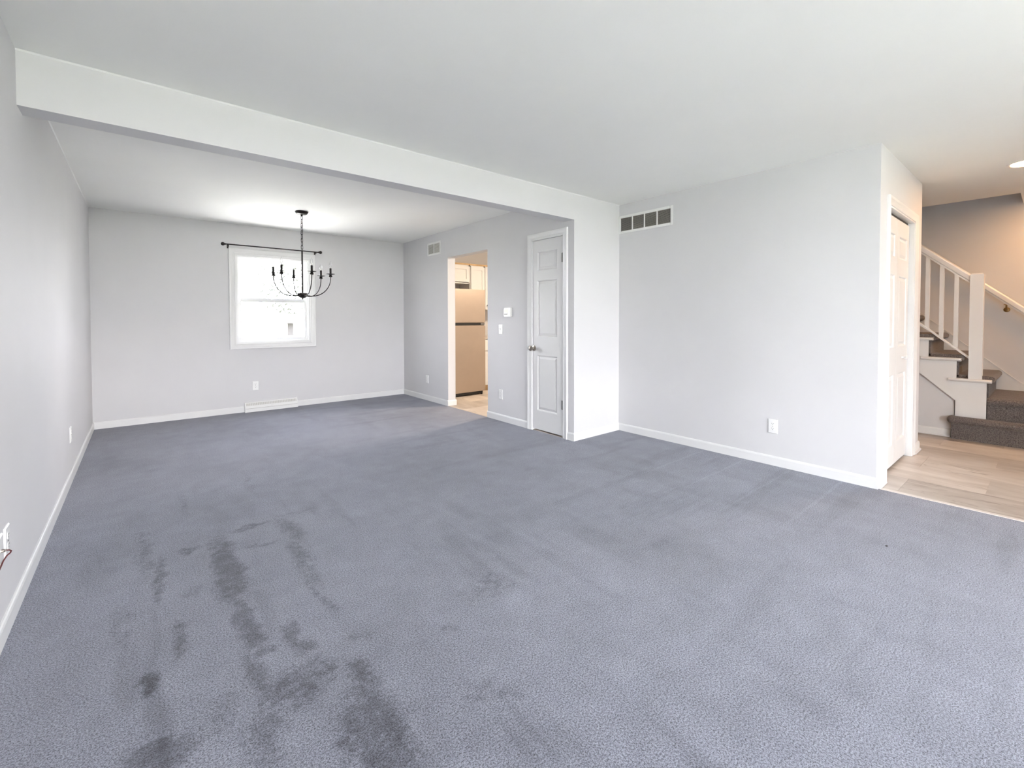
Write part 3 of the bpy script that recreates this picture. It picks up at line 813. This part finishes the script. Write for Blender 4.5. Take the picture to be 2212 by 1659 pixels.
# large return vent on the right wall (faces -x): local x = -y world
def vent(name, loc, rz, w, h, nsec, nslat, label, mat_slat, mat_in, border=0.026):
    t = thing(name, loc, label, 'vent', rz=rz)
    fr = MB()
    frame_rect(fr, -w / 2, w / 2, -h / 2, h / 2, border, -0.010, 0)
    fr.obj('frame', M_PLATE, t, bevel=0.003)
    MB().box(-w / 2 + border - 0.002, w / 2 - border + 0.002, -0.0015, -0.0005, -h / 2 + border - 0.002, h / 2 - border + 0.002).obj('backing', mat_in, t)
    iw = w - 2 * border; sec = iw / nsec; ih = h - 2 * border
    for k in range(1, nsec):
        x = -w / 2 + border + sec * k
        MB().box(x - 0.006, x + 0.006, -0.010, -0.001, -ih / 2, ih / 2).obj('divider', M_PLATE, t)
    pitch = ih / nslat
    L = sec - 0.012
    me = MB().add([(-L / 2, -0.0085, -pitch * 0.42), (L / 2, -0.0085, -pitch * 0.42), (L / 2, -0.0015, pitch * 0.30), (-L / 2, -0.0015, pitch * 0.30),
                   (-L / 2, -0.0085, -pitch * 0.30), (L / 2, -0.0085, -pitch * 0.30), (L / 2, -0.0015, pitch * 0.42), (-L / 2, -0.0015, pitch * 0.42)],
                  [(0, 1, 2, 3), (4, 7, 6, 5), (0, 4, 5, 1), (2, 6, 7, 3), (0, 3, 7, 4), (1, 5, 6, 2)]).mesh('slat', mat_slat)
    for k in range(nsec):
        for j in range(nslat):
            inst('slat', me, t, (-w / 2 + border + sec * (k + 0.5), 0, -ih / 2 + pitch * (j + 0.5)))
    return t
vent('return_vent', (XB, 2.707, 2.222), R_, 0.640, 0.190, 4, 14, 'large white return vent with dark louvres high on right wall', M_LOUVER, M_VENTIN)
sv = vent('supply_vent', (XK, 5.750, 2.233), R_, 0.375, 0.188, 2, 8, 'small white vent above left of the kitchen opening', M_LOUVERW, M_LOUVER, 0.026)

# baseboard register
rg = thing('baseboard_register', (1.7715, YF, 0), 'low white metal floor register under the dining window', 'register')
L = 0.315
MB().prism([(0, 0.0), (-0.062, 0.0), (-0.062, 0.052), (-0.057, 0.057), (-0.022, 0.118), (-0.008, 0.124), (0, 0.124)], -L, L, 'x').obj('body', M_PLATE, rg)
def on_slope(z):  # y on the sloping grille
    return -0.057 + (z - 0.057) * (0.035 / 0.061)
MB().add([(-L + 0.012, on_slope(0.082) - 0.001, 0.082), (L - 0.012, on_slope(0.082) - 0.001, 0.082), (L - 0.012, on_slope(0.112) - 0.001, 0.112), (-L + 0.012, on_slope(0.112) - 0.001, 0.112)], [(0, 1, 2, 3)]).obj('grille_opening', M_LOUVERW, rg)
me = MB().add([(-0.002, on_slope(0.081) - 0.003, 0.081), (0.002, on_slope(0.081) - 0.003, 0.081), (0.002, on_slope(0.113) - 0.003, 0.113), (-0.002, on_slope(0.113) - 0.003, 0.113),
               (-0.002, on_slope(0.081), 0.081), (0.002, on_slope(0.081), 0.081), (0.002, on_slope(0.113), 0.113), (-0.002, on_slope(0.113), 0.113)],
              [(0, 1, 2, 3), (0, 4, 5, 1), (1, 5, 6, 2), (2, 6, 7, 3), (3, 7, 4, 0)]).mesh('fin', M_PLATE)
for k in range(30):
    inst('fin', me, rg, (-L + 0.022 + k * (2 * L - 0.044) / 29, 0, 0))
MB().box(-L + 0.004, L - 0.004, -0.0632, -0.0615, 0.046, 0.0485).obj('seam', M_LOUVER, rg)
MB().box(-0.012, 0.012, -0.062, -0.046, 0.062, 0.070).obj('damper_lever', M_PLATE, rg, bevel=0.002)
for s in (-1, 1):
    MB().prism([(0, 0.0), (-0.065, 0.0), (-0.065, 0.055), (-0.024, 0.122), (-0.008, 0.127), (0, 0.127)], s * L - 0.004, s * L + 0.004, 'x').obj('end_cap', M_PLATE, rg)

# ---------------------------------------------------------------- curtain rod
cr_ = thing('curtain_rod', (1.822, YF - 0.065, 2.163), 'thin dark bronze curtain rod with ball ends above the window', 'curtain rod')
MB().tube([(-0.555, 0, 0.001), (0.555, 0, -0.001)], 0.0075, 12).obj('rod', M_IRON, cr_, smooth=True)
for s in (-1, 1):
    MB().lathe([(0.006, 0), (0.011, s * 0.008), (0.008, s * 0.014), (0.016, s * 0.022), (0.0225, s * 0.036), (0.0215, s * 0.046), (0.014, s * 0.056), (0.003, s * 0.060)], (s * 0.550, 0, 0), 16, 'x').obj('finial', M_IRON, cr_, smooth=True)
    bk = MB().tube([(s * 0.528, 0, -0.011), (s * 0.528, 0.03, -0.014), (s * 0.528, 0.062, -0.020)], 0.005, 8).box(s * 0.528 - 0.010, s * 0.528 + 0.010, 0.060, 0.065, -0.045, 0.010)
    bk.tube([(s * 0.528, 0, -0.012), (s * 0.528, 0, -0.026)], 0.005, 8)
    bk.obj('bracket', M_IRON, cr_)

# ---------------------------------------------------------------- chandelier
CX, CY = 1.856, 5.497
ch = thing('chandelier', (CX, CY, HC), 'dark bronze six-arm candle chandelier hanging on a chain', 'chandelier')
MB().lathe([(0.066, 0.0), (0.070, -0.004), (0.062, -0.022), (0.052, -0.030), (0.014, -0.034), (0.010, -0.050), (0.003, -0.056)], (0, 0, 0), 28).obj('canopy', M_IRON, ch, smooth=True)
def link_mesh():
    p = []
    for i in range(18):
        q = 2 * math.pi * i / 18
        p.append((0.0105 * math.cos(q), 0, 0.020 * math.sin(q) + (0.006 if math.sin(q) > 0 else -0.006)))
    return MB().tube(p, 0.0028, 6, closed=True).mesh('chain_link', M_IRON, smooth=True)
lm = link_mesh()
zc = -0.070; k = 0
while zc > -0.435:
    inst('chain_link', lm, ch, (0, 0, zc), (0, 0, (math.pi / 2 if k % 2 else 0) + 0.4)); zc -= 0.0425; k += 1
MB().tube([(0.012 * math.sin(i * 1.7), 0.012 * math.cos(i * 1.1), -0.05 - 0.02 * i) for i in range(20)], 0.002, 6).obj('wire', M_IRON, ch)
ZH = 1.480 - HC
MB().tube([(0, 0, -0.440), (0, 0, ZH + 0.03)], 0.0085, 12).obj('stem', M_IRON, ch, smooth=True)
MB().lathe([(0.010, 0.034), (0.055, 0.030), (0.057, 0.022), (0.052, 0.002), (0.040, -0.014), (0.022, -0.023), (0.008, -0.026), (0.007, -0.036), (0.003, -0.042)], (0, 0, ZH), 24).obj('hub', M_IRON, ch, smooth=True)
AR = 0.303
arm_p = [(0.045, 0, 0.004), (0.09, 0, -0.002)]
for i in range(15):
    q = math.radians(-90 + 90 * i / 14)
    arm_p.append((0.115 + (AR - 0.115) * math.cos(q), 0, 0.212 + 0.212 * math.sin(q)))
arm_p.append((AR, 0, 0.222))
arm_me = MB().tube(arm_p, 0.0052, 8).mesh('arm', M_IRON, smooth=True)
cup_me = MB().lathe([(0.008, 0.218), (0.019, 0.224), (0.021, 0.232), (0.014, 0.240), (0.012, 0.246), (0.046, 0.254), (0.048, 0.257), (0.046, 0.258), (0.012, 0.254), (0.0115, 0.256)], (0, 0, 0), 20).mesh('drip_pan', M_IRON, smooth=True)
slv_me = MB().lathe([(0.0115, 0.250), (0.0115, 0.318), (0.010, 0.322), (0.004, 0.322)], (0, 0, 0), 14).mesh('candle_sleeve', M_IRON, smooth=True)
bulb_me = MB().lathe([(0.008, 0.320), (0.010, 0.330), (0.0145, 0.345), (0.0150, 0.356), (0.0125, 0.372), (0.0075, 0.388), (0.0035, 0.400), (0.001, 0.408)], (0, 0, 0), 14).mesh('bulb', M_BULB, smooth=True)
base_me = MB().lathe([(0.007, 0.318), (0.007, 0.332), (0.004, 0.338), (0.0015, 0.352), (0.001, 0.360)], (0, 0, 0), 8).mesh('bulb_base', simple('bulb_stem', (0.75, 0.73, 0.68), 0.4), smooth=True)
vr = Vector((math.cos(YAW), -math.sin(YAW), 0)); vn = Vector((-math.sin(YAW), -math.cos(YAW), 0))
for k in range(6):
    q = math.radians(-12.9 + 60 * k)
    dv = vr * math.cos(q) + vn * math.sin(q)
    ang = math.atan2(dv.y, dv.x)
    a = inst('arm', arm_me, ch, (0, 0, ZH), (0, 0, ang))
    pos = (AR, 0, 0)
    inst('drip_pan', cup_me, a, pos); inst('candle_sleeve', slv_me, a, pos)
    inst('bulb', bulb_me, a, pos); inst('bulb_base', base_me, a, pos)

# ---------------------------------------------------------------- recessed hall light
rlight = thing('recessed_light', (5.84, 0.150, HC), 'round glowing recessed ceiling light at the right edge', 'ceiling light')
rg_ = MB(); n = 40
for (r, z) in ((0.122, 0.001), (0.122, -0.004), (0.112, -0.007), (0.102, -0.003), (0.102, 0.001)):
    for i in range(n):
        q = 2 * math.pi * i / n; rg_.v.append((r * math.cos(q), r * math.sin(q), z))
for k in range(4):
    for i in range(n):
        j = (i + 1) % n; rg_.f.append((k * n + i, k * n + j, (k + 1) * n + j, (k + 1) * n + i))
rg_.obj('trim_ring', M_PLATE, rlight, smooth=True)
WARM = (1.0, 0.54, 0.23)
M_LENS = emis('recessed_lens', WARM, 25)
MB().lathe([(0.103, 0.0), (0.103, -0.003)], (0, 0, 0), 40).obj('lens', M_LENS, rlight)
rl2 = copy_tree(rlight); rl2.location = (7.18, -0.25, HC); rl2.children[1].data = rl2.children[1].data.copy(); rl2.children[1].data.materials[0] = emis('landing_lens', WARM, 36); tag(rl2, 'round recessed ceiling light above the stair landing')

# ---------------------------------------------------------------- kitchen
FY = 5.89
fr = thing('refrigerator', (4.38, FY + 0.35, 0), 'stainless top-freezer refrigerator seen through the kitchen opening', 'refrigerator')
fx = 0.355
MB().box(-fx + 0.005, fx - 0.005, -0.28, 0.36, 0.035, 1.680).obj('body', M_STEEL, fr, bevel=0.004)
MB().box(-fx, fx, -0.35, -0.285, 1.155, 1.685).obj('freezer_door', M_STEEL, fr, bevel=0.008)
MB().box(-fx, fx, -0.35, -0.285, 0.055, 1.112).obj('fridge_door', M_STEEL, fr, bevel=0.008)
MB().box(-fx + 0.004, fx - 0.02, -0.335, -0.28, 1.110, 1.157).obj('handle_recess', M_BLACK, fr)
MB().box(-fx + 0.012, fx - 0.042, -0.325, -0.28, 0.012, 0.056).obj('kick_plate', M_BLACK, fr)
MB().box(fx - 0.09, fx - 0.012, -0.345, -0.30, 1.120, 1.150).obj('hinge', M_HINGE, fr, bevel=0.004)
for s in (-1, 1):
    MB().lathe([(0.018, 0.0), (0.018, 0.03), (0.01, 0.036)], (s * (fx - 0.055), -0.31, 0), 12).obj('foot', M_BLACK, fr)

def shaker(x0, x1, z0, z1, y, parent, knob=None):
    d = MB(); w = 0.055
    frame_rect(d, x0, x1, z0, z1, w, y - 0.020, y)
    d.box(x0 + w, x1 - w, y - 0.010, y, z0 + w, z1 - w)
    o = d.obj('door', M_CAB, parent)
    if knob:
        MB().lathe([(0.006, 0), (0.006, -0.012), (0.015, -0.018), (0.014, -0.028), (0.004, -0.031)], (knob[0], y - 0.020, knob[1]), 12, 'y').obj('knob', M_BLACK, o, smooth=True)
    return o
UY = 6.42
def upper(name, x0, x1, z0, z1, label, doors):
    t = thing(name, (0, 0, 0), label, 'cabinet', 'white wall cabinets in the kitchen')
    c = MB()
    c.box(x0, x0 + 0.018, UY, YF - 0.002, z0, z1); c.box(x1 - 0.018, x1, UY, YF - 0.002, z0, z1)
    c.box(x0, x1, UY, YF - 0.002, z1 - 0.018, z1); c.box(x0, x1, UY, YF - 0.002, z0, z0 + 0.018); c.box(x0, x1, YF - 0.012, YF - 0.002, z0, z1)
    c.obj('carcass', M_CAB, t)
    MB().box(x0, x1, UY - 0.002, YF - 0.002, z1, z1 + 0.030).obj('top_filler', M_CABWOOD, t)
    for dd in doors: shaker(*dd[:4], UY, t, dd[4] if len(dd) > 4 else None)
    return t
upper('wall_cabinet', 4.00, 4.785, 1.818, 2.135, 'short white cabinet mounted above the refrigerator', [(4.02, 4.385, 1.845, 2.115), (4.392, 4.765, 1.845, 2.115)])
upper('wall_cabinet', 4.790, 5.100, 1.372, 2.135, 'tall narrow white wall cabinet right of the refrigerator', [(4.806, 5.093, 1.385, 2.115)])
upper('wall_cabinet', 5.102, 5.70, 1.372, 2.135, 'white wall cabinet at the edge of the kitchen opening', [(5.108, 5.40, 1.385, 2.115, (5.145, 1.455)), (5.405, 5.69, 1.385, 2.115)])
lc = thing('base_cabinet', (0, 0, 0), 'white base cabinet with drawer right of the refrigerator', 'cabinet')
LY = 6.14
MB().box(4.80, 5.70, LY, YF - 0.002, 0.095, 0.875).obj('carcass', M_CAB, lc)
MB().box(4.80, 5.70, LY + 0.06, YF - 0.002, -0.003, 0.095).obj('toe_kick', M_CABWOOD, lc)
for a, b in ((4.805, 5.245), (5.252, 5.695)):
    MB().box(a, b, LY - 0.02, LY, 0.680, 0.862).obj('drawer', M_CAB, lc, bevel=0.003)
    shaker(a, b, 0.105, 0.668, LY, lc)
tag(MB().box(4.76, 5.72, LY - 0.035, YF - 0.002, 0.877, 0.915).obj('countertop', M_COUNTER, None, bevel=0.004), 'stone-look countertop on the kitchen base cabinet', 'countertop')
kl = thing('kitchen_light', (5.1, 4.7, HC), 'round warm flush ceiling light of the kitchen', 'ceiling light')
MB().lathe([(0.19, 0.0), (0.19, -0.02), (0.17, -0.03)], (0, 0, 0), 32).obj('base', M_PLATE, kl)
MB().lathe([(0.165, -0.028), (0.160, -0.045), (0.12, -0.068), (0.06, -0.080), (0.01, -0.083)], (0, 0, 0), 32).obj('diffuser', emis('kitchen_diffuser', (1.0, 0.81, 0.62), 60), kl)

# ---------------------------------------------------------------- outside
tag(MB().box(-60, 60, YF + WT, 70, -1.6, -0.9).box(-60, 60, -60, YN - WT, -1.6, -0.45).obj('ground_lawn', M_LAWN), 'mown lawn outside the house', 'lawn', kind='structure')
tag(MB().box(-3, 9, YN - 8.5, YN - 1.2, -0.5, -0.43).obj('ground_added_drive', M_DRIVE), 'added unseen drive bouncing daylight up through the front window', 'drive', kind='structure')  # made-up ground slab out of view, reflects daylight to the living room ceiling
tag(MB().box(-2, 7, YF + WT, 12.5, -0.95, -0.86).obj('ground_added_patio', M_CONC), 'added unseen pale patio bouncing daylight onto the dining ceiling', 'patio', kind='structure')  # slab added below the view to reflect light into the dining room
nh = thing('neighbour_house', (2.0, 20.0, -0.9), 'pale low house with hipped roof beyond the dining window', 'house')
def pl4(o):
    o.matrix_parent_inverse = Matrix.Translation(nh.location).inverted(); return o
pl4(MB().box(-6, 5.15, 20.4, 28, -0.95, 1.12).obj('wall', M_SIDING, nh))
rf = MB().add([(-6.6, 19.9, 1.14), (5.7, 19.9, 1.14), (5.7, 28.5, 1.14), (-6.6, 28.5, 1.14), (-2.8, 24.2, 2.62), (2.6, 24.2, 2.62)],
              [(0, 1, 5, 4), (1, 2, 5), (2, 3, 4, 5), (3, 0, 4), (0, 3, 2, 1)])
pl4(rf.obj('roof', M_ROOF, nh))
pl4(MB().box(-6.6, 5.7, 19.86, 19.92, 1.06, 1.15).obj('fascia', M_FASCIA, nh))
pl4(MB().box(5.16, 5.38, 20.36, 20.44, 0.55, 1.08).obj('shutter', M_SHUT, nh))
def blob_tree(name, x, y, zb, h, r, label, seed, n=220):
    rnd = random.Random(seed)
    t = thing(name, (x, y, zb), label, 'tree' if h > 2 else 'shrub')
    if h > 2:
        MB().tube([(0, 0, 0), (0.05, 0.02, h * 0.3), (-0.03, 0.05, h * 0.6)], [0.16, 0.12, 0.06], 8).obj('trunk', M_BARK, t)
    c = MB()
    for i in range(n):
        u, v = rnd.uniform(0, 2 * math.pi), rnd.uniform(-0.75, 1)
        rr = r * (0.45 + 0.55 * rnd.random()) * math.sqrt(max(0.05, 1 - v * v))
        p = Vector((rr * math.cos(u), rr * math.sin(u), h * 0.62 + v * h * 0.36))
        s = r * rnd.uniform(0.02, 0.055) * (3 if n < 100 else 1)
        a = Vector((rnd.uniform(-1, 1), rnd.uniform(-1, 1), rnd.uniform(-1, 1))).normalized(); b = a.orthogonal().normalized(); d = a.cross(b)
        c.add([p + b * s, p + d * s * 0.6 + a * s * 0.3, p - b * s, p - d * s * 0.6 + a * s * 0.3], [(0, 1, 2, 3)])
    f = c.obj('foliage', M_LEAF, t); f['kind'] = 'stuff'
    return t
blob_tree('tree', 9.0, 33.0, -0.9, 7.2, 2.8, 'leafy tree rising behind the pale neighbouring house', 3, 2600)
blob_tree('tree', 9.3, 23.0, -0.9, 4.6, 1.6, 'smaller leafy tree beside the pale neighbouring house', 5, 1200)
blob_tree('shrub', 3.5, 19.0, -0.9, 1.5, 0.28, 'small shrub below the left of the neighbouring house wall', 8, 60)
blob_tree('shrub', 4.45, 19.0, -0.9, 1.5, 0.25, 'small shrub below the middle of the neighbouring house wall', 9, 60)

# ---------------------------------------------------------------- small details
tag(MB().lathe([(0.001, 0.0), (0.006, 0.001), (0.005, 0.004), (0.001, 0.005)], (3.455, 0.552, 0.0), 8).obj('lint_speck', M_BLACK), 'tiny black speck lying on the carpet', 'speck')
